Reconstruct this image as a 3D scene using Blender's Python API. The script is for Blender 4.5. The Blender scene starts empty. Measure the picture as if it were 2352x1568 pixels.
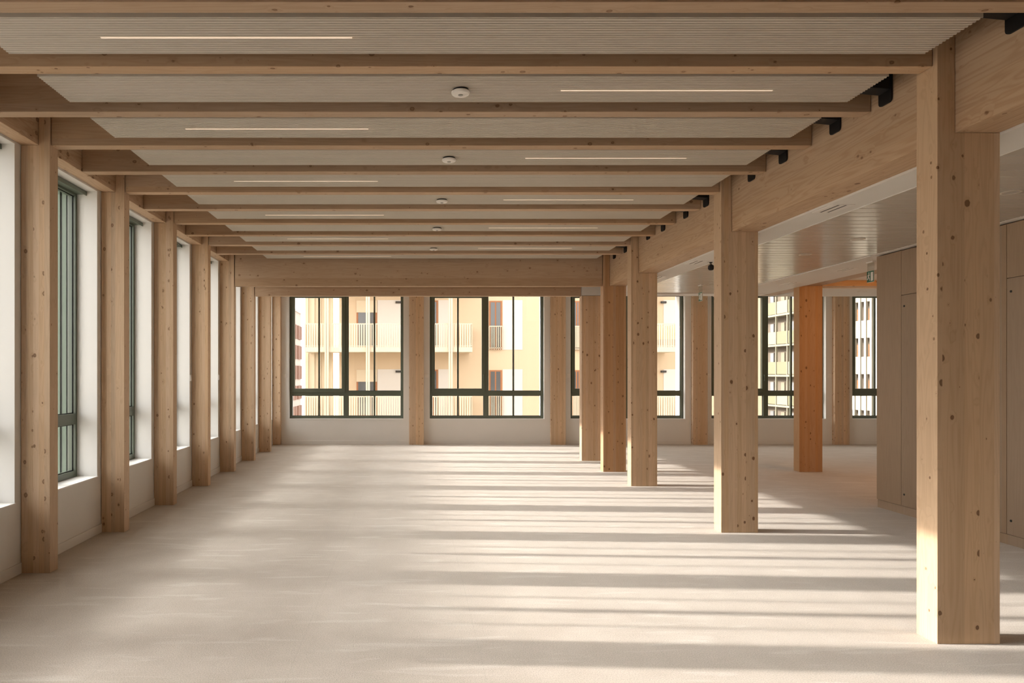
import bpy, bmesh, math, random
from mathutils import Vector, Matrix
random.seed(7)
S = bpy.context.scene
COL = S.collection

# ------------------------------------------------------------------ camera
W_PX, H_PX = 2352.0, 1568.0
F_PX, U0, V0, CAM_H = 1568.0, 947.0, 857.5, 1.53        # shift-lens view, principal lines parallel to the room
cd = bpy.data.cameras.new('camera')
cam = bpy.data.objects.new('camera', cd); COL.objects.link(cam)
cd.sensor_fit = 'HORIZONTAL'; cd.sensor_width = 36.0; cd.lens = 36.0 * F_PX / W_PX
cd.shift_x = (W_PX / 2 - U0) / W_PX
cd.shift_y = (V0 - H_PX / 2) / W_PX
cd.clip_start = 0.05; cd.clip_end = 600
cam.location = (0, 0, CAM_H); cam.rotation_euler = (math.pi / 2, 0, 0)
S.camera = cam

# ------------------------------------------------------------------ world, sun, exposure
SUN_TAN, SUN_SLOPE = 0.417, -0.050                       # elevation about 22.6 degrees, coming in from the window side
OPP_TOP = SUN_TAN * (33 - 3.2) + 1.44                     # roof line across the street: its shadow edge crosses these windows
sdir = Vector((1, SUN_SLOPE, -SUN_TAN)).normalized()
w = bpy.data.worlds.new('sky'); S.world = w; w.use_nodes = True
nt = w.node_tree; nt.nodes.clear()
wo = nt.nodes.new('ShaderNodeOutputWorld'); bg = nt.nodes.new('ShaderNodeBackground')
tc = nt.nodes.new('ShaderNodeTexCoord')
dp = nt.nodes.new('ShaderNodeVectorMath'); dp.operation = 'DOT_PRODUCT'
dp.inputs[1].default_value = -sdir
nt.links.new(tc.outputs['Generated'], dp.inputs[0])
mx = nt.nodes.new('ShaderNodeMath'); mx.operation = 'MAXIMUM'; mx.inputs[1].default_value = 0
nt.links.new(dp.outputs['Value'], mx.inputs[0])
pw = nt.nodes.new('ShaderNodeMath'); pw.operation = 'POWER'; pw.inputs[1].default_value = 5
nt.links.new(mx.outputs[0], pw.inputs[0])
ml = nt.nodes.new('ShaderNodeMath'); ml.operation = 'MULTIPLY_ADD'
ml.inputs[1].default_value = 10.0; ml.inputs[2].default_value = 3.9       # hazy glow round the sun + overcast base
nt.links.new(pw.outputs[0], ml.inputs[0])
bg.inputs['Color'].default_value = (1.0, 0.98, 0.962, 1)
p2 = nt.nodes.new('ShaderNodeMath'); p2.operation = 'POWER'; p2.inputs[1].default_value = 120
nt.links.new(mx.outputs[0], p2.inputs[0])
m2 = nt.nodes.new('ShaderNodeMath'); m2.operation = 'MULTIPLY_ADD'; m2.inputs[1].default_value = 225.0
nt.links.new(p2.outputs[0], m2.inputs[0]); nt.links.new(ml.outputs[0], m2.inputs[2])
nt.links.new(m2.outputs[0], bg.inputs['Strength'])
nt.links.new(bg.outputs[0], wo.inputs[0])

sd = bpy.data.lights.new('sun', 'SUN'); sun = bpy.data.objects.new('sun', sd); COL.objects.link(sun)
sd.energy = 7.6; sd.angle = math.radians(0.75); sd.color = (1.0, 0.93, 0.86)
sun.rotation_euler = sdir.to_track_quat('-Z', 'Y').to_euler(); sun.location = (-30, 5, 20)

vs = S.view_settings
vs.view_transform = 'Standard'; vs.look = 'None'; vs.gamma = 1.0; vs.use_curve_mapping = False
vs.exposure = -0.05
S.display_settings.display_device = 'sRGB'
S.cycles.use_denoising = True
S.cycles.max_bounces = 10; S.cycles.diffuse_bounces = 7; S.cycles.glossy_bounces = 4
S.cycles.transparent_max_bounces = 16
S.cycles.caustics_reflective = False; S.cycles.caustics_refractive = False
S.cycles.sample_clamp_indirect = 8

def area_light(name, loc, size, energy, color, aim, portal=False):
    ld = bpy.data.lights.new(name, 'AREA'); ld.shape = 'RECTANGLE'; ld.size, ld.size_y = size
    ld.energy = energy; ld.color = color
    o = bpy.data.objects.new(name, ld); COL.objects.link(o); o.location = loc
    o.rotation_euler = Vector(aim).to_track_quat('-Z', 'Y').to_euler()
    if portal: ld.cycles.is_portal = True
    return o
# warm lobby lamp on the ceiling behind the cabinet block
area_light('lobby_lamp', (7.7, 8.75, 2.84), (1.2, 0.8), 38, (1.0, 0.40, 0.08), (-0.25, 0.55, -0.8))

# ------------------------------------------------------------------ helpers
def fx(u, Y): return (u - U0) * Y / F_PX
def fz(v, Y): return CAM_H + (V0 - v) * Y / F_PX

def tag(o, label=None, cat=None, group=None, kind=None):
    if label: o['label'] = label
    if cat: o['category'] = cat
    if group: o['group'] = group
    if kind: o['kind'] = kind
    elif cat and o.name.split('.')[0] in ('timber_column', 'ceiling_beam', 'deep_beam', 'deep_girder', 'edge_girder', 'acoustic_ceiling_sheet'): o['kind'] = 'thing'
    return o

class MB:
    """collects shapes and links them as one mesh object"""
    def __init__(s): s.v = []; s.f = []
    def box(s, x0, x1, y0, y1, z0, z1):
        x0, x1 = min(x0, x1), max(x0, x1); y0, y1 = min(y0, y1), max(y0, y1); z0, z1 = min(z0, z1), max(z0, z1)
        n = len(s.v)
        s.v += [(x0, y0, z0), (x1, y0, z0), (x1, y1, z0), (x0, y1, z0), (x0, y0, z1), (x1, y0, z1), (x1, y1, z1), (x0, y1, z1)]
        s.f += [tuple(n + i for i in q) for q in ((3, 2, 1, 0), (4, 5, 6, 7), (0, 1, 5, 4), (1, 2, 6, 5), (2, 3, 7, 6), (3, 0, 4, 7))]
        return s
    def prism(s, pts, a0, a1, axis):
        """polygon pts extruded along axis from a0 to a1; pts in the other two axes in xyz order"""
        def put(p, a):
            return {'x': (a, p[0], p[1]), 'y': (p[0], a, p[1]), 'z': (p[0], p[1], a)}[axis]
        n = len(s.v); k = len(pts)
        s.v += [put(p, a0) for p in pts] + [put(p, a1) for p in pts]
        s.f.append(tuple(n + i for i in range(k))); s.f.append(tuple(n + k + i for i in reversed(range(k))))
        s.f += [(n + i, n + (i + 1) % k, n + k + (i + 1) % k, n + k + i) for i in range(k)]
        return s
    def lathe(s, prof, cx, cy, seg=32):
        """profile [(r, z)] about a vertical axis"""
        n = len(s.v)
        for r, z in prof:
            for i in range(seg):
                a = 2 * math.pi * i / seg
                s.v.append((cx + r * math.cos(a), cy + r * math.sin(a), z))
        for j in range(len(prof) - 1):
            for i in range(seg):
                i2 = (i + 1) % seg
                s.f.append((n + j * seg + i, n + j * seg + i2, n + (j + 1) * seg + i2, n + (j + 1) * seg + i))
        s.f.append(tuple(n + i for i in reversed(range(seg))))
        s.f.append(tuple(n + (len(prof) - 1) * seg + i for i in range(seg)))
        return s
    def cyl(s, cx, cy, z0, z1, r, seg=16): return s.lathe([(r, z0), (r, z1)], cx, cy, seg)
    def build(s, name, mat, parent=None, loc=(0, 0, 0), bevel=0.0, smooth=False):
        me = bpy.data.meshes.new(name)
        me.from_pydata([tuple(Vector(p) - Vector(loc)) for p in s.v], [], s.f)
        bm = bmesh.new(); bm.from_mesh(me)
        bmesh.ops.recalc_face_normals(bm, faces=bm.faces)
        if bevel:
            es = [e for e in bm.edges if len(e.link_faces) == 2 and e.calc_face_angle(0) > 0.5]
            bmesh.ops.bevel(bm, geom=es, offset=bevel, segments=2, affect='EDGES', profile=0.6)
        bm.to_mesh(me); bm.free()
        if smooth:
            for p in me.polygons: p.use_smooth = True
        me.materials.append(mat)
        o = bpy.data.objects.new(name, me); COL.objects.link(o)
        o.location = loc
        if parent: o.parent = parent
        return o

def empty(name, loc=(0, 0, 0), rz=0):
    o = bpy.data.objects.new(name, None); COL.objects.link(o)
    o.location = loc; o.rotation_euler = (0, 0, rz); o.empty_display_size = 0.2
    return o

def dup(o, loc, parent=None):
    """a copy of a thing with its parts and sub-parts"""
    c = o.copy(); COL.objects.link(c)
    if parent: c.parent = parent
    else: c.location = loc
    for ch in list(o.children): dup(ch, None, c)
    return c

# ------------------------------------------------------------------ materials
def new_mat(name):
    m = bpy.data.materials.new(name); m.use_nodes = True
    t = m.node_tree; b = t.nodes['Principled BSDF']
    return m, t, b

def plain(name, col, rough=0.6, spec=0.3, metal=0.0, noise=0.0, nscale=30.0, bump=0.0):
    m, t, b = new_mat(name)
    b.inputs['Roughness'].default_value = rough; b.inputs['Metallic'].default_value = metal
    b.inputs['Specular IOR Level'].default_value = spec
    b.inputs['Base Color'].default_value = (*col, 1)
    if noise or bump:
        c = t.nodes.new('ShaderNodeTexCoord'); n = t.nodes.new('ShaderNodeTexNoise')
        n.inputs['Scale'].default_value = nscale; n.inputs['Detail'].default_value = 4
        t.links.new(c.outputs['Object'], n.inputs['Vector'])
        if noise:
            r = t.nodes.new('ShaderNodeMapRange')
            r.inputs['To Min'].default_value = 1 - noise; r.inputs['To Max'].default_value = 1 + noise
            t.links.new(n.outputs['Fac'], r.inputs['Value'])
            mu = t.nodes.new('ShaderNodeMix'); mu.data_type = 'RGBA'; mu.blend_type = 'MULTIPLY'
            mu.inputs[0].default_value = 1; mu.inputs[6].default_value = (*col, 1)
            t.links.new(r.outputs[0], mu.inputs[7]); t.links.new(mu.outputs[2], b.inputs['Base Color'])
        if bump:
            bp = t.nodes.new('ShaderNodeBump'); bp.inputs['Strength'].default_value = bump; bp.inputs['Distance'].default_value = 0.002
            t.links.new(n.outputs['Fac'], bp.inputs['Height']); t.links.new(bp.outputs[0], b.inputs['Normal'])
    return m

def M(t, op, a=None, b=None, c=None):
    n = t.nodes.new('ShaderNodeMath'); n.operation = op
    for i, x in enumerate((a, b, c)):
        if x is None: continue
        if isinstance(x, (int, float)): n.inputs[i].default_value = x
        else: t.links.new(x, n.inputs[i])
    return n.outputs[0]

def wood(name, axis, lam_axis, lam=0.042, light=(0.53, 0.38, 0.255), dark=(0.42, 0.28, 0.175), knot=(0.17, 0.085, 0.04), knots=1.0, lamvar=0.10, rough=0.55, ringk=0.34):
    """glue-laminated spruce: lamellas of slightly different tone, grain along the axis, cut knots"""
    m, t, b = new_mat(name)
    tc = t.nodes.new('ShaderNodeTexCoord'); oi = t.nodes.new('ShaderNodeObjectInfo')
    sp = t.nodes.new('ShaderNodeSeparateXYZ'); t.links.new(tc.outputs['Object'], sp.inputs[0])
    ax = {'x': 0, 'y': 1, 'z': 2}
    rnd = M(t, 'MULTIPLY', oi.outputs['Random'], 57.0)
    lid = M(t, 'FLOOR', M(t, 'MULTIPLY_ADD', sp.outputs[ax[lam_axis]], 1 / lam, 0.37))
    wn = t.nodes.new('ShaderNodeTexWhiteNoise'); wn.noise_dimensions = '2D'
    cv = t.nodes.new('ShaderNodeCombineXYZ'); t.links.new(lid, cv.inputs[0]); t.links.new(rnd, cv.inputs[1])
    t.links.new(cv.outputs[0], wn.inputs['Vector'])
    along = M(t, 'ADD', M(t, 'ADD', sp.outputs[ax[axis]], rnd), M(t, 'MULTIPLY', wn.outputs['Value'], 19.0))
    cross = [i for i in range(3) if i != ax[axis]]
    def vec(ka, kc):
        c = t.nodes.new('ShaderNodeCombineXYZ')
        t.links.new(M(t, 'MULTIPLY', along, ka), c.inputs[ax[axis]])
        for i in cross: t.links.new(M(t, 'MULTIPLY', sp.outputs[i], kc), c.inputs[i])
        return c.outputs[0]
    # knots
    vo = t.nodes.new('ShaderNodeTexVoronoi'); vo.feature = 'F1'; vo.inputs['Scale'].default_value = 1.0
    t.links.new(vec(10.5, 14.0), vo.inputs['Vector'])
    cs = t.nodes.new('ShaderNodeSeparateColor'); t.links.new(vo.outputs['Color'], cs.inputs[0])
    rad = M(t, 'MULTIPLY', M(t, 'POWER', cs.outputs[0], 2.0), 0.235 * knots)
    kn = t.nodes.new('ShaderNodeTexNoise'); kn.inputs['Scale'].default_value = 1; kn.inputs['Detail'].default_value = 2
    t.links.new(vec(70.0, 90.0), kn.inputs['Vector'])
    dist = M(t, 'ADD', vo.outputs['Distance'], M(t, 'MULTIPLY_ADD', kn.outputs['Fac'], 0.085, -0.0425))
    q = M(t, 'DIVIDE', M(t, 'MAXIMUM', dist, 0.0), M(t, 'ADD', rad, 0.004))
    kmask = t.nodes.new('ShaderNodeMapRange'); kmask.interpolation_type = 'SMOOTHSTEP'
    t.links.new(q, kmask.inputs['Value'])
    for i, x in enumerate((1.1, 0.75, 0.0, 1.0)): kmask.inputs[i + 1].default_value = x
    kin = t.nodes.new('ShaderNodeMapRange'); t.links.new(q, kin.inputs['Value'])
    for i, x in enumerate((0.3, 0.85, 0.55, 1.0)): kin.inputs[i + 1].default_value = x
    t.links.new(M(t, 'MULTIPLY_ADD', cs.outputs[1], 0.65, 0.35), kin.inputs[3])
    halo = t.nodes.new('ShaderNodeMapRange'); halo.interpolation_type = 'SMOOTHSTEP'; t.links.new(q, halo.inputs['Value'])
    for i, x in enumerate((3.2, 0.8, 0.0, 1.0)): halo.inputs[i + 1].default_value = x
    # grain
    n1 = t.nodes.new('ShaderNodeTexNoise'); n1.inputs['Scale'].default_value = 1; n1.inputs['Detail'].default_value = 2
    t.links.new(vec(0.55, 9.0), n1.inputs['Vector'])
    ph = M(t, 'ADD', M(t, 'MULTIPLY', n1.outputs['Fac'], 75.0), M(t, 'MULTIPLY', halo.outputs[0], 5.0))
    ring = M(t, 'MULTIPLY_ADD', M(t, 'SINE', ph), 0.5, 0.5)
    n2 = t.nodes.new('ShaderNodeTexNoise'); n2.inputs['Scale'].default_value = 1; n2.inputs['Detail'].default_value = 3
    t.links.new(vec(2.2, 150.0), n2.inputs['Vector'])
    n3 = t.nodes.new('ShaderNodeTexNoise'); n3.inputs['Scale'].default_value = 1; n3.inputs['Detail'].default_value = 1
    t.links.new(vec(0.8, 2.5), n3.inputs['Vector'])
    g = M(t, 'ADD', M(t, 'MULTIPLY', M(t, 'POWER', ring, 2.0), ringk), M(t, 'MULTIPLY', n2.outputs['Fac'], 0.45))
    g = M(t, 'ADD', g, M(t, 'MULTIPLY', n3.outputs['Fac'], 0.35))
    g = M(t, 'MULTIPLY_ADD', halo.outputs[0], 0.16, M(t, 'SUBTRACT', g, 0.12))
    mixc = t.nodes.new('ShaderNodeMix'); mixc.data_type = 'RGBA'
    mixc.inputs[6].default_value = (*light, 1); mixc.inputs[7].default_value = (*dark, 1)
    t.links.new(g, mixc.inputs[0])
    hs = t.nodes.new('ShaderNodeHueSaturation'); t.links.new(mixc.outputs[2], hs.inputs['Color'])
    t.links.new(M(t, 'MULTIPLY_ADD', wn.outputs['Value'], 2 * lamvar, 1 - lamvar), hs.inputs['Value'])
    sc2 = t.nodes.new('ShaderNodeSeparateColor'); t.links.new(wn.outputs['Color'], sc2.inputs[0])
    t.links.new(M(t, 'MULTIPLY_ADD', sc2.outputs[1], 0.16, 0.92), hs.inputs['Saturation'])
    mixk = t.nodes.new('ShaderNodeMix'); mixk.data_type = 'RGBA'
    t.links.new(M(t, 'MULTIPLY', kmask.outputs[0], M(t, 'MULTIPLY', kin.outputs[0], 0.92)), mixk.inputs[0])
    t.links.new(hs.outputs[0], mixk.inputs[6]); mixk.inputs[7].default_value = (*knot, 1)
    t.links.new(mixk.outputs[2], b.inputs['Base Color'])
    b.inputs['Roughness'].default_value = rough; b.inputs['Specular IOR Level'].default_value = 0.25
    bp = t.nodes.new('ShaderNodeBump'); bp.inputs['Strength'].default_value = 0.12; bp.inputs['Distance'].default_value = 0.001
    t.links.new(n2.outputs['Fac'], bp.inputs['Height']); t.links.new(bp.outputs[0], b.inputs['Normal'])
    return m

def glass_mat(name, tint=(0.95, 0.95, 0.94), refl=1.0):
    m = bpy.data.materials.new(name); m.use_nodes = True; t = m.node_tree; t.nodes.clear()
    o = t.nodes.new('ShaderNodeOutputMaterial'); mi = t.nodes.new('ShaderNodeMixShader')
    tr = t.nodes.new('ShaderNodeBsdfTransparent'); tr.inputs[0].default_value = (*tint, 1)
    gl = t.nodes.new('ShaderNodeBsdfGlossy'); gl.inputs['Roughness'].default_value = 0.0
    fr = t.nodes.new('ShaderNodeFresnel'); fr.inputs[0].default_value = 1.45
    ge = t.nodes.new('ShaderNodeNewGeometry')            # reflect on the outer side of the pane only
    t.links.new(M(t, 'MULTIPLY', M(t, 'MULTIPLY', fr.outputs[0], refl), M(t, 'SUBTRACT', 1.0, ge.outputs['Backfacing'])), mi.inputs[0]); t.links.new(tr.outputs[0], mi.inputs[1]); t.links.new(gl.outputs[0], mi.inputs[2])
    t.links.new(mi.outputs[0], o.inputs[0])
    return m

def emit_mat(name, col, strength):
    m, t, b = new_mat(name)
    b.inputs['Base Color'].default_value = (0.8, 0.75, 0.7, 1)
    b.inputs['Emission Color'].default_value = (*col, 1); b.inputs['Emission Strength'].default_value = strength
    return m

def carpet_mat():
    m, t, b = new_mat('carpet')
    tc = t.nodes.new('ShaderNodeTexCoord')
    n1 = t.nodes.new('ShaderNodeTexNoise'); n1.inputs['Scale'].default_value = 3.2; n1.inputs['Detail'].default_value = 5; n1.inputs['Roughness'].default_value = 0.65
    t.links.new(tc.outputs['Object'], n1.inputs['Vector'])
    n2 = t.nodes.new('ShaderNodeTexNoise'); n2.inputs['Scale'].default_value = 150; n2.inputs['Detail'].default_value = 2
    t.links.new(tc.outputs['Object'], n2.inputs['Vector'])
    mp = t.nodes.new('ShaderNodeMapping'); mp.inputs['Scale'].default_value = (1.6, 11, 1); t.links.new(tc.outputs['Object'], mp.inputs[0])
    n3 = t.nodes.new('ShaderNodeTexNoise'); n3.inputs['Scale'].default_value = 1.0; n3.inputs['Detail'].default_value = 4; n3.inputs['Distortion'].default_value = 0.6
    t.links.new(mp.outputs[0], n3.inputs['Vector'])
    cr = t.nodes.new('ShaderNodeValToRGB'); t.links.new(n1.outputs['Fac'], cr.inputs[0])
    e = cr.color_ramp.elements
    e[0].position = 0.42; e[0].color = (0.44, 0.385, 0.322, 1); e[1].position = 0.66; e[1].color = (0.48, 0.425, 0.36, 1)
    pm = t.nodes.new('ShaderNodeMapRange'); t.links.new(n3.outputs['Fac'], pm.inputs['Value'])
    for i, x in enumerate((0.57, 0.67, 0.0, 0.5)): pm.inputs[i + 1].default_value = x
    mi = t.nodes.new('ShaderNodeMix'); mi.data_type = 'RGBA'; t.links.new(pm.outputs[0], mi.inputs[0])
    t.links.new(cr.outputs[0], mi.inputs[6]); mi.inputs[7].default_value = (0.575, 0.535, 0.475, 1)
    # pile speckle
    mr = t.nodes.new('ShaderNodeMapRange'); t.links.new(n2.outputs['Fac'], mr.inputs['Value'])
    for i, x in enumerate((0.3, 0.7, 0.80, 1.18)): mr.inputs[i + 1].default_value = x
    # tile seams, one metre by a quarter
    sp = t.nodes.new('ShaderNodeSeparateXYZ'); t.links.new(tc.outputs['Object'], sp.inputs[0])
    seam = M(t, 'LESS_THAN', M(t, 'ABSOLUTE', M(t, 'SUBTRACT', M(t, 'FRACT', M(t, 'ADD', sp.outputs[0], 0.13)), 0.5)), 0.0016)
    sv = M(t, 'SUBTRACT', mr.outputs[0], M(t, 'MULTIPLY', seam, 0.10))
    mu = t.nodes.new('ShaderNodeMix'); mu.data_type = 'RGBA'; mu.blend_type = 'MULTIPLY'; mu.inputs[0].default_value = 1
    t.links.new(mi.outputs[2], mu.inputs[6]); t.links.new(sv, mu.inputs[7])
    t.links.new(mu.outputs[2], b.inputs['Base Color'])
    b.inputs['Roughness'].default_value = 0.95; b.inputs['Specular IOR Level'].default_value = 0.05
    b.inputs['Sheen Weight'].default_value = 0.25; b.inputs['Sheen Roughness'].default_value = 0.5
    bp = t.nodes.new('ShaderNodeBump'); bp.inputs['Strength'].default_value = 0.5; bp.inputs['Distance'].default_value = 0.003
    t.links.new(n2.outputs['Fac'], bp.inputs['Height']); t.links.new(bp.outputs[0], b.inputs['Normal'])
    return m

MT = dict(
    post=wood('glulam_post', 'z', 'x', light=(0.65, 0.475, 0.32), dark=(0.51, 0.352, 0.222)),  # same timber as the beams; stronger window light is put into this tone
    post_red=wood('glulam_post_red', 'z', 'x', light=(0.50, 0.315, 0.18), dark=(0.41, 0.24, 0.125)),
    beam_x=wood('glulam_beam', 'x', 'z', lam=0.12, knots=0.9),
    beam_y=wood('glulam_girder', 'y', 'z', lam=0.13, knots=1.15, ringk=0.45, light=(0.56, 0.41, 0.28)),
    veneer=wood('oak_veneer', 'z', 'y', lam=0.6, light=(0.345, 0.25, 0.172), dark=(0.285, 0.203, 0.138), knots=0.0, lamvar=0.03, rough=0.5),
    paint=plain('white_paint', (0.775, 0.765, 0.74), 0.7, 0.25, noise=0.015, nscale=6),
    sill=plain('white_sill', (0.86, 0.85, 0.83), 0.35, 0.4),
    carpet=carpet_mat(),
    rib=plain('ribbed_metal', (0.62, 0.575, 0.505), 0.45, 0.35),
    plank=plain('ceiling_metal', (0.54, 0.505, 0.455), 0.2, 0.7),
    frame=plain('green_grey_aluminium', (0.10, 0.122, 0.088), 0.32, 0.7),
    clad=plain('pale_green_metal', (0.13, 0.175, 0.13), 0.4, 0.4),
    gasket=plain('black_gasket', (0.012, 0.014, 0.013), 0.5, 0.3),
    black=plain('black_metal', (0.010, 0.010, 0.011), 0.5, 0.3),
    white=plain('white_plastic', (0.82, 0.80, 0.77), 0.4, 0.4),
    grey=plain('grey_plastic', (0.30, 0.29, 0.27), 0.4, 0.4),
    slot=plain('dark_slot', (0.05, 0.045, 0.04), 0.7, 0.2),
    glass=glass_mat('window_glass'),
    acrylic=glass_mat('acrylic', (0.82, 0.84, 0.83), 1.0),
    led=emit_mat('warm_led', (1.0, 0.72, 0.50), 0.6),
    green=plain('sign_green', (0.03, 0.13, 0.07), 0.4, 0.3),
    lens=plain('lamp_lens', (0.45, 0.42, 0.38), 0.3, 0.5),
    slab=wood('spruce_slab', 'y', 'x', lam=0.2, knots=0.6),
    cream=plain('cream_cladding', (0.56, 0.455, 0.325), 0.6, 0.2, noise=0.04, nscale=0.6),
    peach=plain('peach_render', (0.54, 0.41, 0.28), 0.8, 0.1, noise=0.04, nscale=0.5),
    pale=plain('pale_panel', (0.56, 0.51, 0.46), 0.6, 0.2),
    rail=plain('cream_rail', (0.54, 0.455, 0.34), 0.5, 0.3),
    brown=plain('brown_joinery', (0.30, 0.12, 0.05), 0.5, 0.3),
    dglass=plain('far_glass', (0.10, 0.10, 0.10), 0.08, 0.6),
    shutter=plain('red_brown_shutter', (0.19, 0.088, 0.055), 0.6, 0.2),
    pink=plain('pinkish_render', (0.46, 0.40, 0.365), 0.8, 0.1),
    olive=plain('olive_panel', (0.10, 0.092, 0.052), 0.5, 0.3),
    stone=plain('stone_rail', (0.15, 0.132, 0.092), 0.6, 0.2), bone=plain('bone_panel', (0.26, 0.232, 0.185), 0.6, 0.2),
    taupe=plain('taupe_wall', (0.10, 0.08, 0.06), 0.7, 0.1),
    paving=plain('paving', (0.42, 0.39, 0.34), 0.9, 0.1, noise=0.1, nscale=0.3),
)

# ------------------------------------------------------------------ dimensions
C0, PITCH = 3.942, 1.351
def C(k): return C0 + PITCH * k                         # grid lines across the room
XW = -3.005                                             # left wall, inner face
XO = -3.42                                              # left wall, outer face
YF, YFO = 14.765, 15.30                                 # far wall, inner and outer face
YB = -5.5                                               # wall behind the camera
XR = 12.6
HEAD, SILL = 3.266, 0.55
BEAM_Z = 3.28; GIRD_Z = 2.892; TOP = 3.78; LOW_Z = 2.878
PIER = 0.135

# ------------------------------------------------------------------ setting
fl = MB().box(XO, XR + .3, YB - .3, YFO, -0.25, 0.0).build('floor', MT['carpet'])
tag(fl, 'pale beige carpet floor striped by column shadows', 'floor', kind='structure')
ce = MB().box(XO, 3.6, YB - .3, YFO, TOP, TOP + .25).build('ceiling', MT['slab'])
tag(ce, 'timber slab above the ribbed metal ceiling panels', 'ceiling', kind='structure')

wl = MB()
wl.box(XO, XW, YB - .3, YFO, -0.25, SILL - .012); wl.box(XO, XW, YB - .3, YFO, HEAD, TOP)
edges = [YB - .3] + sum([[C(k) + PIER, C(k + 1) - PIER] for k in range(-2, 8)], []) + [YFO]
for i in range(0, len(edges), 2): wl.box(XO, XW, edges[i], edges[i + 1], SILL - .012, HEAD)
tag(wl.build('wall_left', MT['paint']), 'white window wall behind the row of slim columns', 'wall', kind='structure')

FWX0, FWP, FWW = -2.668, 3.046, 2.474                   # far windows
wf = MB()
wf.box(XO, XR + .3, YF, YFO, -0.25, SILL - .012); wf.box(XO, XR + .3, YF, YFO, HEAD, TOP)
e = [XO] + sum([[FWX0 + FWP * n, FWX0 + FWP * n + FWW] for n in range(5)], []) + [XR + .3]
for i in range(0, len(e), 2): wf.box(e[i], e[i + 1], YF, YFO, SILL - .012, HEAD)
tag(wf.build('wall_far', MT['paint']), 'white end wall with large dark framed windows', 'wall', kind='structure')
tag(MB().box(XR, XR + .3, YB, YFO, 0, TOP).build('wall_right', MT['paint']), 'white side wall hidden past the cabinets', 'wall', kind='structure')
tag(MB().box(XO, XR + .3, YB - .3, YB, 0, TOP).build('wall_back', MT['veneer']), 'unseen wood clad wall behind the viewer', 'wall', kind='structure')  # dark cladding chosen to cut light bounced from behind
bl = MB()
for k in range(-2, 8): bl.box(XW, XW + .012, C(k) + .06, C(k + 1) - .06, 0, 0.082)
tag(bl.build('baseboard_left', MT['paint'], bevel=.002), 'low white skirting under the window wall', 'baseboard', kind='structure')
FCX = [0.09 + 3.048 * n for n in range(-1, 4)]
bf = MB()
for n in range(-1, 4): bf.box(0.09 + 3.048 * n + .16 if n >= 0 else -2.83, 0.09 + 3.048 * (n + 1) - .16, YF - .012, YF, 0, 0.082)
tag(bf.build('baseboard_far', MT['paint'], bevel=.002), 'low white skirting along the end wall', 'baseboard', kind='structure')

# lowered ceiling over the passage on the right
YLC = 11.95
tag(MB().box(3.325, 3.630, YB, YLC, LOW_Z, LOW_Z + .05).box(3.630, 3.634, YB, YLC, LOW_Z - .006, LOW_Z + .03).build('trim_1', MT['paint']),
    'flat white ceiling margin beside the deep girder', 'ceiling margin', kind='structure')
tag(MB().box(5.263, 6.03, 7.83, YLC, LOW_Z, LOW_Z + .05).box(5.259, 5.263, 7.83, YLC, LOW_Z - .006, LOW_Z + .03).box(5.262, 5.36, YB, 7.829, LOW_Z + .002, LOW_Z + .05).build('trim_2', MT['paint']),
    'flat white ceiling margin past the cabinets', 'ceiling margin', kind='structure')
pc = MB(); y = YB
while y < 11.5:
    pc.prism([(y + .003, LOW_Z + .03), (y + .003, LOW_Z + .012), (y + .010, LOW_Z + .006), (y + .140, LOW_Z + .006), (y + .147, LOW_Z + .012), (y + .147, LOW_Z + .03)], 3.634, 5.259, 'x')
    y += .15
tag(pc.build('ceiling_right', MT['plank']), 'glossy white metal plank ceiling over the passage', 'ceiling', kind='structure')
tag(MB().box(3.63, 6.03, 11.5, 11.56, LOW_Z - .004, LOW_Z + .05).box(3.63, 6.03, 11.56, YLC, LOW_Z + .012, LOW_Z + .05).build('trim_3', MT['paint']),
    'white trim closing the plank ceiling before the end windows', 'ceiling trim', kind='structure')
tag(MB().box(6.38, XR, 10.80, YLC, LOW_Z, LOW_Z + .05).box(6.38, XR, 6.0, 10.60, LOW_Z + .1, LOW_Z + .15).build('ceiling_lobby', MT['paint']),
    'white lobby ceiling beyond the second row of columns', 'ceiling', kind='structure')
tag(MB().box(2.972, XR, YLC, YLC + .12, LOW_Z + .02, TOP).build('trim_4', MT['paint']),
    'white bulkhead above the passage near the end windows', 'bulkhead', kind='structure')
tag(MB().box(3.4, XR + .3, YB - .3, YFO, TOP, TOP + .25).build('ceiling_upper', MT['paint']), 'white slab above the lowered passage ceiling', 'ceiling', kind='structure')

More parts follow.
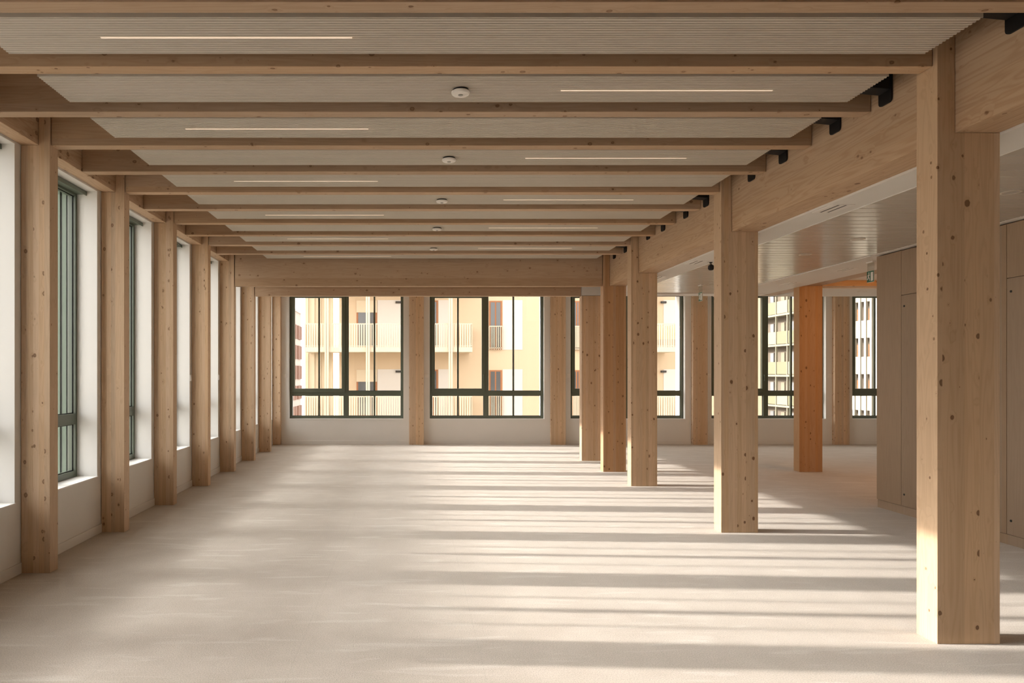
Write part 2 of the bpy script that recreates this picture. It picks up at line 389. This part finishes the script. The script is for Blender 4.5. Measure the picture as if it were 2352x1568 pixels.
# ------------------------------------------------------------------ windows
def make_window(name, label, origin, rz, width, sash_side, fw=0.052, jamb=False, handle=True):
    root = empty(name, origin, rz); tag(root, label, 'window', kind='structure')
    H = HEAD - SILL; D0, D1 = 0.0, 0.075
    MUL = 0.10 if sash_side else 0.062
    m0, m1 = width / 2 - MUL / 2 - (.012 if sash_side else 0), width / 2 + MUL / 2 - (.012 if sash_side else 0)
    T0, T1 = 1.05 - SILL, 1.152 - SILL
    f = MB(); f.box(0, fw, D0, D1, 0, H); f.box(width - fw, width, D0, D1, 0, H)
    f.box(fw, width - fw, D0, D1, 0, .058); f.box(fw, width - fw, D0, D1, H - .05, H)
    f.build('window_frame', MT['frame'], root, bevel=.002)
    MB().box(m0, m1, D0 - .004, D1, .058, H - .05).build('mullion', MT['frame'], root, bevel=.002)
    MB().box(fw, m0, D0 - .002, D1, T0, T1).box(m1, width - fw, D0 - .002, D1, T0, T1).build('transom', MT['frame'], root, bevel=.002)
    # opening sash in the first half
    s0, s1 = fw - .012, m0 + .03; z0, z1 = T1 - .03, H - .02; sw = .072
    if not sash_side: handle = False
    s = MB(); s.box(s0, s0 + sw, -.028, .05, z0, z1); s.box(s1 - sw, s1, -.028, .05, z0, z1)
    s.box(s0 + sw, s1 - sw, -.028, .05, z0, z0 + sw + .01); s.box(s0 + sw, s1 - sw, -.028, .05, z1 - sw, z1)
    if sash_side: so = s.build('sash', MT['frame'], root, bevel=.003)
    if handle:
        hz = 1.48 - SILL
        MB().box(s1 - .05, s1 - .02, -.040, -.028, hz - .035, hz + .035).box(s1 - .044, s1 - .026, -.066, -.040, hz + .005, hz + .023).box(s1 - .044, s1 - .026, -.072, -.058, hz - .105, hz + .023).build('handle', MT['frame'], so, bevel=.003)
    # glass
    if not sash_side: s0, s1, z0, z1, sw = fw, m0, T1, H - .05, 0
    for a0, a1, b0, b1 in ((fw, m0, .058, T0), (m1, width - fw, .058, T0), (m1, width - fw, T1, H - .05), (s0 + sw, s1 - sw, z0 + sw, z1 - sw)):
        MB().box(a0 - .004, a1 + .004, .030, .036, b0 - .004, b1 + .004).build('pane', MT['glass'], root)
    g = MB()
    for a0, a1, b0, b1 in ((fw, m0, .058, T0), (m1, width - fw, .058, T0), (m1, width - fw, T1, H - .05)):
        g.box(a0, a0 + .008, .024, .030, b0, b1); g.box(a1 - .008, a1, .024, .030, b0, b1)
        g.box(a0, a1, .024, .030, b0, b0 + .008); g.box(a0, a1, .024, .030, b1 - .008, b1)
    g.build('gasket', MT['gasket'], root)
    bw = .018 if sash_side else .011
    # slim uprights outside the glass
    for c in ((fw + m0) / 2 + .01, (m1 + width - fw) / 2 - .01):
        MB().box(c - bw, c + bw, .10, .10 + bw * 2.6, 0.01, H - .01).build('glazing_bar', MT['frame'], root)
    return root

def add_sill(root, width, depth):
    s = MB().box(-.006, width + .006, -depth - .010, 0.0, -.012, .002).build('sill', MT['sill'], root, bevel=.002)

REV = 0.19
LABEL_L = {-1: 'tall dark framed window of the side wall cut off at the image edge', 0: 'window bay before the closest slim column of the side wall'}
ordn = ['first', 'second', 'third', 'fourth', 'fifth', 'sixth', 'seventh', 'eighth', 'ninth']
wn = 1
for k in range(-1, 8):
    wd = PITCH - 2 * PIER
    lab = 'tall green grey side window, %s one counted from the corner with the end wall' % ordn[7 - k]
    r = make_window('window_%d' % wn, lab, (XW - REV, C(k) + PIER, SILL), math.pi / 2, wd, None, fw=.034)
    add_sill(r, wd, REV)
    dj = XW - REV - XO
    for a, b, sg in ((0, .02, 1), (wd, wd - .02, -1)):
        MB().box(a, b, .095, .135, 0, HEAD - SILL).box(a, b + sg * .012, .150, dj, 0, HEAD - SILL).build('outer_jamb', MT['clad'], r)
        MB().box(a, b - sg * .006, .076, .150, 0, HEAD - SILL).build('jamb_gap', MT['gasket'], r)
    MB().box(-.0, wd, -.085, .0, HEAD - SILL - .030, HEAD - SILL - .004).box(0, wd, -.092, -.085, HEAD - SILL - .042, HEAD - SILL - .004).build('blind_box', MT['frame'], r)
    wn += 1
FARL = ['large end wall window nearest the slim column row, shuttered house and balconies outside',
        'large end wall window with balcony end and tall glass door outside',
        'end wall window partly covered by the closely spaced thick columns',
        'end wall window showing an olive panelled block outside',
        'narrow visible end wall window beside the wood cabinet']
for n in range(5):
    r = make_window('window_%d' % wn, FARL[n], (FWX0 + FWP * n, YF + .10, SILL), 0, FWW, 'a')
    add_sill(r, FWW, .10); wn += 1

# ------------------------------------------------------------------ timber posts
def post_l(k, label, dx=0.0):
    yc = C(k)
    pts = [(-3.0, 0), (-2.778, 0), (-2.778, TOP), (-2.864, TOP), (-2.864, BEAM_Z), (-3.0, BEAM_Z)]
    o = MB().prism(pts, yc - .06, yc + .06, 'y').build('timber_column', MT['post'], None, (-2.89, yc, 0), bevel=.003)
    return tag(o, label, 'column', 'slim columns along the window wall')
for k in range(-1, 8):
    n = 8 - k
    if k == -1: continue
    post_l(k, 'slim spruce column at the window wall, %s counted from the far corner' % ordn[8 - k - 1] if k != 0 else 'slim spruce column just outside the frame')
o = MB().box(-3.0, -2.835, C(8) - .09, YF - .002, 0, TOP - .005).build('timber_column', MT['post'], None, (-2.92, C(8), 0), bevel=.003)
tag(o, 'spruce corner column where window wall meets end wall', 'column', 'slim columns along the window wall')

RL = {0: 'thick spruce column closest to the viewer, carrying the deep girder', 2: 'thick spruce column next after the closest one',
      4: 'third thick spruce column from the viewer', 5: 'reddish thick spruce column fourth from the viewer', 6: 'thick spruce column with white block above its top'}
for k in (0, 2, 4, 5, 6):
    yc = C(k)
    if k < 6: pts = [(2.970, 0), (3.325, 0), (3.325, GIRD_Z), (3.07, GIRD_Z), (3.07, TOP), (2.970, TOP)]
    else: pts = [(2.970, 0), (3.325, 0), (3.325, GIRD_Z), (2.970, GIRD_Z)]
    o = MB().prism(pts, yc - .08, yc + .08, 'y').build('timber_column', MT['post_red' if k == 5 else 'post'], None, (3.14, yc, 0), bevel=.003)
    tag(o, RL[k], 'column', 'thick columns of the middle row')
o = MB().box(6.02, 6.378, 10.617, 10.777, 0, GIRD_Z).build('timber_column', MT['post_red'], None, (6.2, 10.7, 0), bevel=.003)  # redder copy of the post wood puts orange lamp glow into its colour
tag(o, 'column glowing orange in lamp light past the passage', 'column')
FL = ['end wall column between the two large balcony windows', 'end wall column half seen beside the thick column row', 'end wall column behind the hanging exit sign', 'end wall column between orange lit column and cabinet']
for n in range(4):
    xc = 0.09 + 3.048 * n
    o = MB().box(xc - .158, xc + .158, YF - .105, YF - .001, 0, TOP - .005).build('timber_column', MT['post'], None, (xc, YF - .05, 0), bevel=.003)
    tag(o, FL[n], 'column', 'columns on the end wall')

# ------------------------------------------------------------------ beams and girders
o = MB().box(-3.0, -2.866, YB, C(8) - .092, BEAM_Z + .001, TOP - .005).build('edge_girder', MT['beam_y'], None, (-2.93, 5, 3.5), bevel=.003)
tag(o, 'spruce girder running above the window wall', 'girder')
o = MB().box(3.072, 3.325, YB, C(5) + .08, GIRD_Z + .001, TOP - .005).build('deep_girder', MT['beam_y'], None, (3.2, 5, 3.3), bevel=.003)
tag(o, 'deep knotty spruce girder resting on the thick columns', 'girder')
o = MB().box(6.05, 6.35, 7.85, YLC, GIRD_Z + .001, TOP - .005).build('deep_girder', MT['beam_y'], None, (6.2, 9, 3.3), bevel=.003)
tag(o, 'spruce girder over the orange lit column, mostly behind the ceiling', 'girder')
o = MB().box(6.385, XR, 10.63, 10.76, GIRD_Z - .003, TOP - .005).build('deep_beam', MT['beam_x'], None, (9.3, 10.7, 3.3), bevel=.003)
tag(o, 'orange lit cross beam between orange column and cabinet', 'beam')
BW = .098
BY = lambda j: 3.2665 + .6755 * j
for j in range(0, 11):
    yc = BY(j); oncol = (j % 2 == 1)
    x0 = -2.772 if oncol else -2.862
    x1 = 2.966 if j in (1, 5, 9) else 3.068
    o = MB().box(x0, x1, yc - BW / 2, yc + BW / 2, BEAM_Z, TOP - .02).build('ceiling_beam', MT['beam_x'], None, (0, yc, 3.5), bevel=.003)
    nm = ['first', 'second', 'third', 'fourth', 'fifth', 'sixth', 'seventh', 'eighth', 'ninth', 'tenth', 'eleventh'][j]
    tag(o, 'shallow spruce cross beam between ceiling panels, %s from the viewer' % nm, 'beam', 'shallow beams across the main ceiling')
for k, lab in ((5, 'deep spruce cross beam that ends the ribbed ceiling'), (6, 'lower edge of a second deep cross beam over the end windows')):
    x0, x1 = -2.765, 2.962
    o = MB().box(x0, x1, C(k) - .055, C(k) + .055, GIRD_Z, TOP - .02).build('deep_beam', MT['beam_x'], None, (0, C(k), 3.3), bevel=.003)
    tag(o, lab, 'beam')

# ------------------------------------------------------------------ ribbed ceiling panels with light lines
PZ, PX0, PX1, PW = 3.308, -2.245, 2.852, .39
NR = 16
def panel_profile(yc):
    y0 = yc - PW / 2; p = PW / NR; pts = [(y0, PZ + .045), (y0, PZ)]
    for i in range(NR):
        a = y0 + i * p
        pts += [(a + p * .5 - .0075 + .0035 - .004, PZ), (a + p * .5 - .002, PZ + .013), (a + p * .5 + .0035, PZ + .013), (a + p * .5 + .0075, PZ)]
    pts += [(y0 + PW, PZ), (y0 + PW, PZ + .045)]
    return pts
prof = None
bays = []
for j in range(0, 11):
    yc = (BY(j) + BY(j + 1)) / 2 if j < 10 else (BY(10) + C(5)) / 2
    bays.append(yc)
    root = empty('acoustic_ceiling_sheet', (0, yc, PZ))
    nm = ['first', 'second', 'third', 'fourth', 'fifth', 'sixth', 'seventh', 'eighth', 'ninth', 'tenth', 'eleventh'][j]
    what = 'light line at window side' if j % 2 == 0 else 'light line and round detector'
    tag(root, 'ribbed metal ceiling panel with %s, %s bay from viewer' % (what, nm), 'ceiling panel', 'ribbed ceiling panels between the beams')
    p = MB().prism([(a - yc, b - PZ) for a, b in panel_profile(yc)], PX0, PX1, 'x').build('ribbed_sheet', MT['rib'], root)
    for x in (-1.9, .3, 2.5): MB().cyl(x, 0, .045, TOP - PZ, .006, 8).build('hanger', MT['grey'], root)
    xc = .30 + (-1.285 if j % 2 == 0 else 1.30)
    MB().box(xc - .665, xc + .665, PW / NR / 2 - .0055, PW / NR / 2 + .0065, -.001, .012).build('light_strip', MT['led'], root)

det0 = None
for j in (1, 3, 5, 7, 9):
    if det0 is None:
        det0 = empty('smoke_detector', (.303, bays[j], PZ))
        MB().lathe([(.045, 0), (.050, -.002), (.050, -.010), (.045, -.011)], 0, 0, 40).build('base', MT['black'], det0, smooth=False)
        MB().lathe([(.053, -.011), (.058, -.014), (.058, -.022), (.052, -.030), (.030, -.033)], 0, 0, 40).build('housing', MT['white'], det0)
        MB().lathe([(.016, -.033), (.014, -.036), (.008, -.038)], 0, 0, 20).build('sensor', MT['grey'], det0)
        d = det0
    else: d = dup(det0, (.303, bays[j], PZ))
    tag(d, 'round white smoke detector under the ribbed ceiling, %s from the viewer' % ordn[(j - 1) // 2], 'smoke detector', 'smoke detectors on the ribbed ceiling')

# ------------------------------------------------------------------ black ducts through the girder top
dk0 = None; nd = 0
names = ['first', 'second', 'third', 'fourth', 'fifth', 'sixth', 'seventh', 'eighth', 'ninth', 'tenth', 'eleventh', 'twelfth']
ys = sorted([C(k) + s * d for k in (0, 2, 4) for s in (-1, 1) for d in (.478, 1.004)])
ys = [y for y in ys if 3.3 < y < C(5) - .2]
for y in ys:
    if dk0 is None:
        dk0 = empty('service_duct', (3.07, y, 3.27))
        r = .025
        pts = [(-.06, .34), (-.06, r)] + [(-.06 + r - r * math.cos(a), r - r * math.sin(a)) for a in (.4, .8, 1.2, 1.57)] + \
              [(.06 - r + r * math.sin(a), r - r * math.cos(a)) for a in (0, .4, .8, 1.2)] + [(.06, r), (.06, .34)]
        MB().prism(pts, -.012, -.001, 'x').build('opening_plate', MT['black'], dk0)  # black plate stands in for the dark opening in the girder
        n = MB()
        n.prism([(-.42, .115), (-.012, .078), (-.012, .30), (-.42, .30)], -.055, .055, 'y')
        n.build('duct', MT['black'], dk0, bevel=.006)
        d = dk0
    else: d = dup(dk0, (3.07, y, 3.27))
    tag(d, 'small black duct entering the deep girder, %s from the viewer' % names[nd], 'duct', 'black ducts along the deep girder'); nd += 1

# ------------------------------------------------------------------ fittings of the passage ceiling
dl0 = None
for (x, y, lab) in ((4.47, 5.10, 'round recessed downlight closest to the viewer beside the thick column'), (4.487, 6.88, 'recessed downlight above the cabinet corner'),
                    (4.467, 7.76, 'recessed downlight in the middle of the plank ceiling'), (4.44, 10.37, 'recessed downlight beside the smaller exit sign'), (7.38, 11.2, 'recessed downlight past the orange column')):
    z = LOW_Z + (.006 if x < 6 else 0)
    if dl0 is None:
        dl0 = empty('downlight', (x, y, z))
        MB().lathe([(.068, 0), (.068, -.004), (.052, -.005), (.050, -.001), (.050, 0)], 0, 0, 32).build('rim', MT['rib'], dl0)
        MB().lathe([(.050, -.0015), (.046, -.0025), (.01, -.003)], 0, 0, 32).build('lens', MT['lens'], dl0)
        d = dl0
    else: d = dup(dl0, (x, y, z))
    tag(d, lab, 'downlight', 'recessed downlights')

df0 = None
for (x, y, lab) in ((3.44, 5.58, 'slotted air diffuser beside the girder, closest to the viewer'), (3.44, 8.28, 'slotted air diffuser beside the black spotlight'),
                    (3.44, 9.60, 'slotted air diffuser half hidden by the third thick column'), (5.66, 10.22, 'slotted air diffuser in front of the orange column'), (5.62, 8.86, 'slotted air diffuser beside the larger exit sign')):
    if df0 is None:
        df0 = empty('air_diffuser', (x, y, LOW_Z))
        f = MB(); f.box(-.09, .09, -.14, -.128, -.004, 0).box(-.09, .09, .128, .14, -.004, 0).box(-.09, -.078, -.128, .128, -.004, 0).box(.078, .09, -.128, .128, -.004, 0)
        f.build('rim', MT['white'], df0)
        MB().box(-.078, .078, -.128, .128, -.0015, 0).build('core', MT['slot'], df0)
        for a, b in ((-.078, -.040), (-.020, .020), (.040, .078)): MB().box(a, b, -.128, .128, -.004, -.0015).build('slat', MT['white'], df0)
        d = df0
    else: d = dup(df0, (x, y, LOW_Z))
    tag(d, lab, 'air diffuser', 'slotted air diffusers in the ceiling margins')

def exit_sign(loc, lab):
    r = empty('exit_sign', loc); tag(r, lab, 'exit sign', 'hanging exit signs')
    MB().box(-.02, .02, -.06, .06, -.016, 0).build('ceiling_base', MT['white'], r, bevel=.003)
    MB().box(-.004, .004, -.055, .055, -.115, -.016).build('carrier', MT['acrylic'], r)
    MB().box(-.005, .005, -.062, .062, -.25, -.112).build('plate', MT['white'], r, bevel=.001)
    MB().box(-.0065, -.005, -.060, .060, -.247, -.115).build('panel', MT['green'], r)
    # running figure and doorway
    g = MB(); x0, x1 = -.0078, -.0065
    def q(a): g.prism([(b, c) for b, c in a], x0, x1, 'x')
    q([(-.052, -.235), (-.010, -.235), (-.010, -.13), (-.052, -.13)])          # doorway
    g.build('doorway_mark', MT['white'], r)
    g = MB()
    def bar(ax, az, bx, bz, w):
        d = Vector((bx - ax, bz - az)).normalized() * w; n = Vector((-d.y, d.x))
        q([(ax + n.x, az + n.y), (bx + n.x, bz + n.y), (bx - n.x, bz - n.y), (ax - n.x, az - n.y)])
    q([(.022 + .0095 * math.cos(i * .785), -.137 + .0095 * math.sin(i * .785)) for i in range(8)])
    bar(.022, -.150, .030, -.188, .0085); bar(.024, -.155, .004, -.166, .004); bar(.026, -.155, .046, -.170, .004)
    bar(.029, -.187, .010, -.205, .0055); bar(.010, -.205, .013, -.228, .0045); bar(.031, -.187, .042, -.208, .0055); bar(.042, -.208, .055, -.214, .0045)
    g.build('figure_mark', MT['white'], r)
    return r
exit_sign((5.52, 8.22, LOW_Z), 'green running man exit sign hanging by the cabinet corner')
exit_sign((4.385, 10.38, LOW_Z), 'small exit sign hanging before the end wall column')

sp = empty('spotlight', (3.618, 8.27, LOW_Z)); tag(sp, 'small black spotlight hanging from the ceiling margin', 'spotlight')
MB().cyl(0, 0, -.012, 0, .018, 16).build('mount', MT['black'], sp)
MB().cyl(0, 0, -.03, -.012, .006, 10).build('stem', MT['black'], sp)
MB().lathe([(.016, -.028), (.034, -.045), (.037, -.075), (.026, -.095), (.012, -.100)], 0, 0, 8).build('lamp_head', MT['black'], sp)

# ------------------------------------------------------------------ wall switches
sw0 = None
def switch(loc, rz, lab):
    global sw0
    if sw0 is None:
        sw0 = empty('wall_switch', loc, rz)
        MB().box(-.042, .042, -.010, 0, -.042, .042).build('frame_plate', MT['white'], sw0, bevel=.003)
        MB().box(-.030, .030, -.014, -.010, -.030, .030).build('rocker', MT['white'], sw0, bevel=.002)
        o = sw0
    else:
        o = dup(sw0, loc); o.rotation_euler = (0, 0, rz)
    return tag(o, lab, 'switch', 'white wall switches')
switch((-2.745, YF, 1.48), 0, 'white switch on the end wall beside the corner column')
switch((.305, YF, 1.48), 0, 'white switch beside the column between the two balcony windows')
switch((3.37, YF, 1.48), 0, 'white switch on the end wall just before the thick columns')
switch((6.42, YF, 1.48), 0, 'white switch beside the end wall column behind the exit sign')
switch((9.02, YF, 1.48), 0, 'white switch on the passage side of the column near the cabinet')
switch((9.43, YF, 1.48), 0, 'white switch between the last end wall column and narrow window')
def side_switch(k, lab):
    o = empty('wall_switch', (XW, C(k) - .098, 1.47)); tag(o, lab, 'switch', 'white wall switches')
    MB().box(0, .012, -.032, .032, -.042, .042).build('frame_plate', MT['white'], o, bevel=.003)
    MB().box(.012, .016, -.022, .022, -.030, .030).build('rocker', MT['white'], o, bevel=.002)
side_switch(4, 'edge-on white switch at the window wall, closer one')
side_switch(5, 'edge-on white switch at the window wall, farther one')

# ------------------------------------------------------------------ cabinets
XC = 5.325; CT = LOW_Z - .012
def cab(y0, y1, label, split, lock):
    r = empty('storage_cabinet', (XC, (y0 + y1) / 2, 0)); tag(r, label, 'cabinet', 'wood veneer cabinets along the passage')
    yc = (y0 + y1) / 2; h = (y1 - y0) / 2
    MB().box(.022, .75, -h, h, .0, CT).build('carcass', MT['veneer'], r)
    MB().box(.012, .022, -h, h, 0, .088).build('plinth', MT['veneer'], r)
    g = .0025
    if split:
        MB().box(0, .020, -h + g, h - g, .094, 2.378).build('door', MT['veneer'], r, bevel=.001)
        d = MB().box(0, .020, -h + g, h - g, 2.384, CT).build('upper_door', MT['veneer'], r, bevel=.001)
        for z in (.22, 2.26):
            MB().prism([(h - .045 + .011 * math.cos(i * .524), z + .011 * math.sin(i * .524)) for i in range(12)], -.003, .002, 'x').build('lock', MT['gasket'], r)
    else:
        MB().box(0, .020, -h + g, h - g, .094, CT).build('end_panel', MT['veneer'], r, bevel=.001)
cab(7.435, 7.83, 'full height wood end panel at the cabinet corner', False, False)
cab(7.197, 7.435, 'narrow wood cabinet with split doors just left of the closest thick column', True, True)
cab(6.66, 7.197, 'wood cabinet hidden behind the closest thick column', False, False)
cab(6.116, 6.66, 'plain wood panel edge right of the closest thick column', False, False)
cab(5.50, 6.116, 'wood cabinet with split doors at the image edge', True, True)
cab(4.30, 5.50, 'wood cabinet beyond the image edge', False, False)
tag(MB().box(XC + .03, XC + .75, YB, 4.295, 0, LOW_Z - .01).build('wall_passage', MT['paint']), 'white passage wall beyond the image edge', 'wall', kind='structure')
tag(MB().box(XC + .77, 8.2, YB, 7.83, 0, LOW_Z + .1).build('wall_core', MT['paint']), 'solid core wall behind the cabinets', 'wall', kind='structure')

# ------------------------------------------------------------------ outside
tag(MB().box(-300, 300, -300, 400, -14, -13).build('ground', MT['paving']), 'pale paved ground far below the windows', 'ground', kind='structure')

bA = empty('apartment_building', (0, 28.4, -13)); tag(bA, 'cream apartment block with slatted balconies outside the end windows', 'building')
OX, OY, OZ = 0, 28.4, -13
class EB(MB):
    def b(s, x0, x1, y0, y1, z0, z1): return s.box(x0 - OX, x1 - OX, y0 - OY, y1 - OY, z0 - OZ, z1 - OZ)
YBAL, YWAL = 27.0, 28.4
FH = 167 * YBAL / F_PX
zs = fz(808, YBAL)                                       # underside of the balcony in view
X_end = 14.7
EB().b(fx(779, YWAL), X_end, YWAL, 38, -13, 8.8).build('wall', MT['peach'], bA)
tw = EB(); xa, xb = fx(701, YWAL), fx(764, YWAL)
x = xa; i = 0
while x < xb - .02:
    d = .0 if i % 2 == 0 else .05
    tw.b(x, min(x + .13, xb), YWAL + d, YWAL + .25, -13, 8.8); x += .13; i += 1
tw.build('corrugated_panel', MT['cream'], bA)
levels = range(-4, 3)
def railing(x0, x1, z, parent):
    r = EB(); r.b(x0, x1, YBAL, YBAL + .05, z + .9, z + .94); r.b(x0, x1, YBAL, YBAL + .04, z + .03, z + .06)
    x = x0
    while x < x1 - .05:
        r.b(x, x + .052, YBAL - .004, YBAL + .014, z, z + .92); x += .093
    y = YBAL + .05
    while y < YWAL - .05:
        r.b(x1 - .03, x1, y, y + .052, z, z + .92); r.b(x0, x0 + .03, y, y + .052, z, z + .92); y += .093
    return r.build('railing', MT['rail'], parent)
for x0, x1 in ((fx(699.5, YBAL), fx(1085, YBAL)), (fx(1405, YBAL), fx(1558, YBAL))):
    for n in levels:
        z0 = zs + n * FH
        s = EB().b(x0, x1, YBAL - .01, YWAL, z0, z0 + .19).build('balcony', MT['rail'], bA)
        railing(x0, x1, z0 + .19, s)
for u in (750.5, 845, 1035, 1450):
    EB().b(fx(u - 4.5, 26.9), fx(u - 1, 26.9), 26.86, 26.94, -13, 8.8).b(fx(u + .3, 26.9), fx(u + 4.5, 26.9), 26.86, 26.94, -13, 8.8).build('pole', MT['rail'], bA)
def awin(u0, u1, v0, v1, n, blind, guard):
    dz = n * FH
    x0, x1 = fx(u0, YWAL), fx(u1, YWAL); z0, z1 = fz(v1, YWAL) + dz, fz(v0, YWAL) + dz
    f = EB().b(x0, x1, YWAL - .02, YWAL - .001, z0, z1)
    fo = f.build('window', MT['brown'], bA)
    zt = z1 - (.5 if blind else .06)
    EB().b(x0 + .07, (x0 + x1) / 2 - .03, YWAL - .03, YWAL - .02, z0 + .06, zt).b((x0 + x1) / 2 + .03, x1 - .07, YWAL - .03, YWAL - .02, z0 + .06, zt).build('pane', MT['dglass'], fo)
    if blind: EB().b(x0, x1, YWAL - .05, YWAL - .02, zt, z1).build('blind', MT['cream'], fo)
    if guard:
        g = EB(); zz = z0 + .95
        g.b(x0, x1, YWAL - .12, YWAL - .09, zz, zz + .04).b(x0, x1, YWAL - .12, YWAL - .09, z0 + .06, z0 + .09)
        k = 7
        for i in range(k + 1): g.b(x0 + (x1 - x0) * i / k - .015, x0 + (x1 - x0) * i / k + .015, YWAL - .12, YWAL - .09, z0, zz)
        g.build('guard_rail', MT['rail'], fo)
for n in (-2, -1, 0, 1):
    awin(819, 866, 690, 797, n, True, False)
    awin(985, 1006, 690, 797, n, False, False)
    awin(1123, 1153, 691, 803, n, False, True)
    awin(1316, 1332, 691, 803, n, False, True)
    for u0, u1 in ((867, 925), (1155, 1200), (1007, 1030), (1524, 1558)):
        EB().b(fx(u0, YWAL), fx(u1, YWAL), YWAL - .012, YWAL - .001, fz(803, YWAL) + n * FH, fz(689, YWAL) + n * FH).build('pale_panel', MT['pale'], bA)
    for u in (908.5, 1517):
        EB().b(fx(u, YWAL), fx(u + 12, YWAL), YWAL - .1, YWAL - .013, fz(696.5, YWAL) + n * FH, fz(692, YWAL) + n * FH).build('wall_lamp', MT['slot'], bA)

# red shuttered house far away on the left
OX, OY, OZ = -16.6, 97, -13
bD = empty('house', (OX, OY, OZ)); tag(bD, 'pale pink house with red brown shutters in the distance', 'building')
EB().b(-30, -16.6, 84, 101.5, -13, fz(715, 97)).build('wall', MT['pink'], bD)
EB().b(-30, -16.4, 83.7, 101.8, fz(715, 97), fz(715, 97) + .25).build('roof', MT['pale'], bD)
for n in range(0, 7):
    zt = fz(745, 96.5) - 2.9 * (n) 
    for y in (86.6, 90.6, 94.6, 98.6):
        EB().b(-16.6, -16.45, y, y + 1.55, zt - 1.95, zt).b(-16.6, -16.45, y + 1.8, y + 3.2, zt - 1.95, zt).build('shutter', MT['shutter'], bD)

# olive panelled block seen past the passage; its shade is put into darkened colours
OX, OY, OZ = 35.5, 60, -13
bB = empty('apartment_building', (OX, OY, OZ)); tag(bB, 'block with olive balcony panels outside behind the orange column', 'building')
EB().b(36.6, 50, 61, 90, -13, 22).build('wall', MT['taupe'], bB)
for n in range(-5, 8):
    z0 = fz(725.2, 68) + 2.93 * n
    EB().b(35.4, 36.7, 61, 90, z0 - .18, z0).build('slab', MT['stone'], bB)
    for k in range(2, 13):
        y = 58.6 + 2.0 * k
        EB().b(35.5, 35.6, y + .1, y + 1.9, z0 + .05, z0 + 1.25).build('balcony_panel', MT['olive'] if (k + n) % 3 else MT['stone'], bB)
        EB().b(36.5, 36.62, y + .35, y + 1.0, z0 + .1, z0 + 2.2).build('window', MT['dglass'] if k % 2 else MT['stone'], bB)
for k in range(2, 14):
    y = 58.6 + 2.0 * k
    EB().b(35.45, 35.62, y - .06, y + .06, -13, 22).build('post', MT['stone'], bB)

# white finned block at the far right
ang = math.atan2(.285, 1)
bC = empty('apartment_building', (35.7, 55, -13)); bC.rotation_euler = (0, 0, ang); tag(bC, 'white block with vertical fins outside the narrow window', 'building')
OX, OY, OZ = 0, 0, -13
EB().b(.8, 9, -6, 3.2, -13, 16).build('wall', MT['taupe'], bC)
for n in range(-5, 5):
    zt = fz(737.5, 55) + 2.876 * n
    EB().b(0, .12, -6, 3.2, zt - 1.38, zt).build('spandrel', MT['bone'], bC)
    EB().b(0.1, .8, -6, 3.2, zt - 1.38, zt - 1.25).build('slab', MT['bone'], bC)
    y = -5.7
    while y < 3.0:
        EB().b(.76, .81, y + .1, y + .35, zt, zt + 1.0).build('window', MT['brown'], bC); y += 1.0
y = -6
while y < 3.3:
    EB().b(-.10, .16, y, y + .16, -13, 14).build('fin', MT['bone'], bC); y += .5

OX, OY, OZ = -33, 6, -13
bO = empty('apartment_building', (OX, OY, OZ)); tag(bO, 'unseen block across the street on the window wall side', 'building')  # added so its roof edge cuts off the low sun
EB().b(-45, -33, 3.2, 40, -13, OPP_TOP - .3).build('wall', MT['cream'], bO)
EB().b(-45.2, -33.0, 3.1, 40.2, OPP_TOP - .3, OPP_TOP).build('roof', MT['pale'], bO)

# window portals guide sky light through the openings (they give no light of their own)
for k in range(-2, 8):
    area_light('portal', (XO - .03, (C(k) + C(k + 1)) / 2, (SILL + HEAD) / 2), (PITCH - 2 * PIER, HEAD - SILL), 1, (1, 1, 1), (1, 0, 0), True)
for n in range(5):
    area_light('portal', (FWX0 + FWP * n + FWW / 2, YFO + .03, (SILL + HEAD) / 2), (FWW, HEAD - SILL), 1, (1, 1, 1), (0, -1, 0), True)
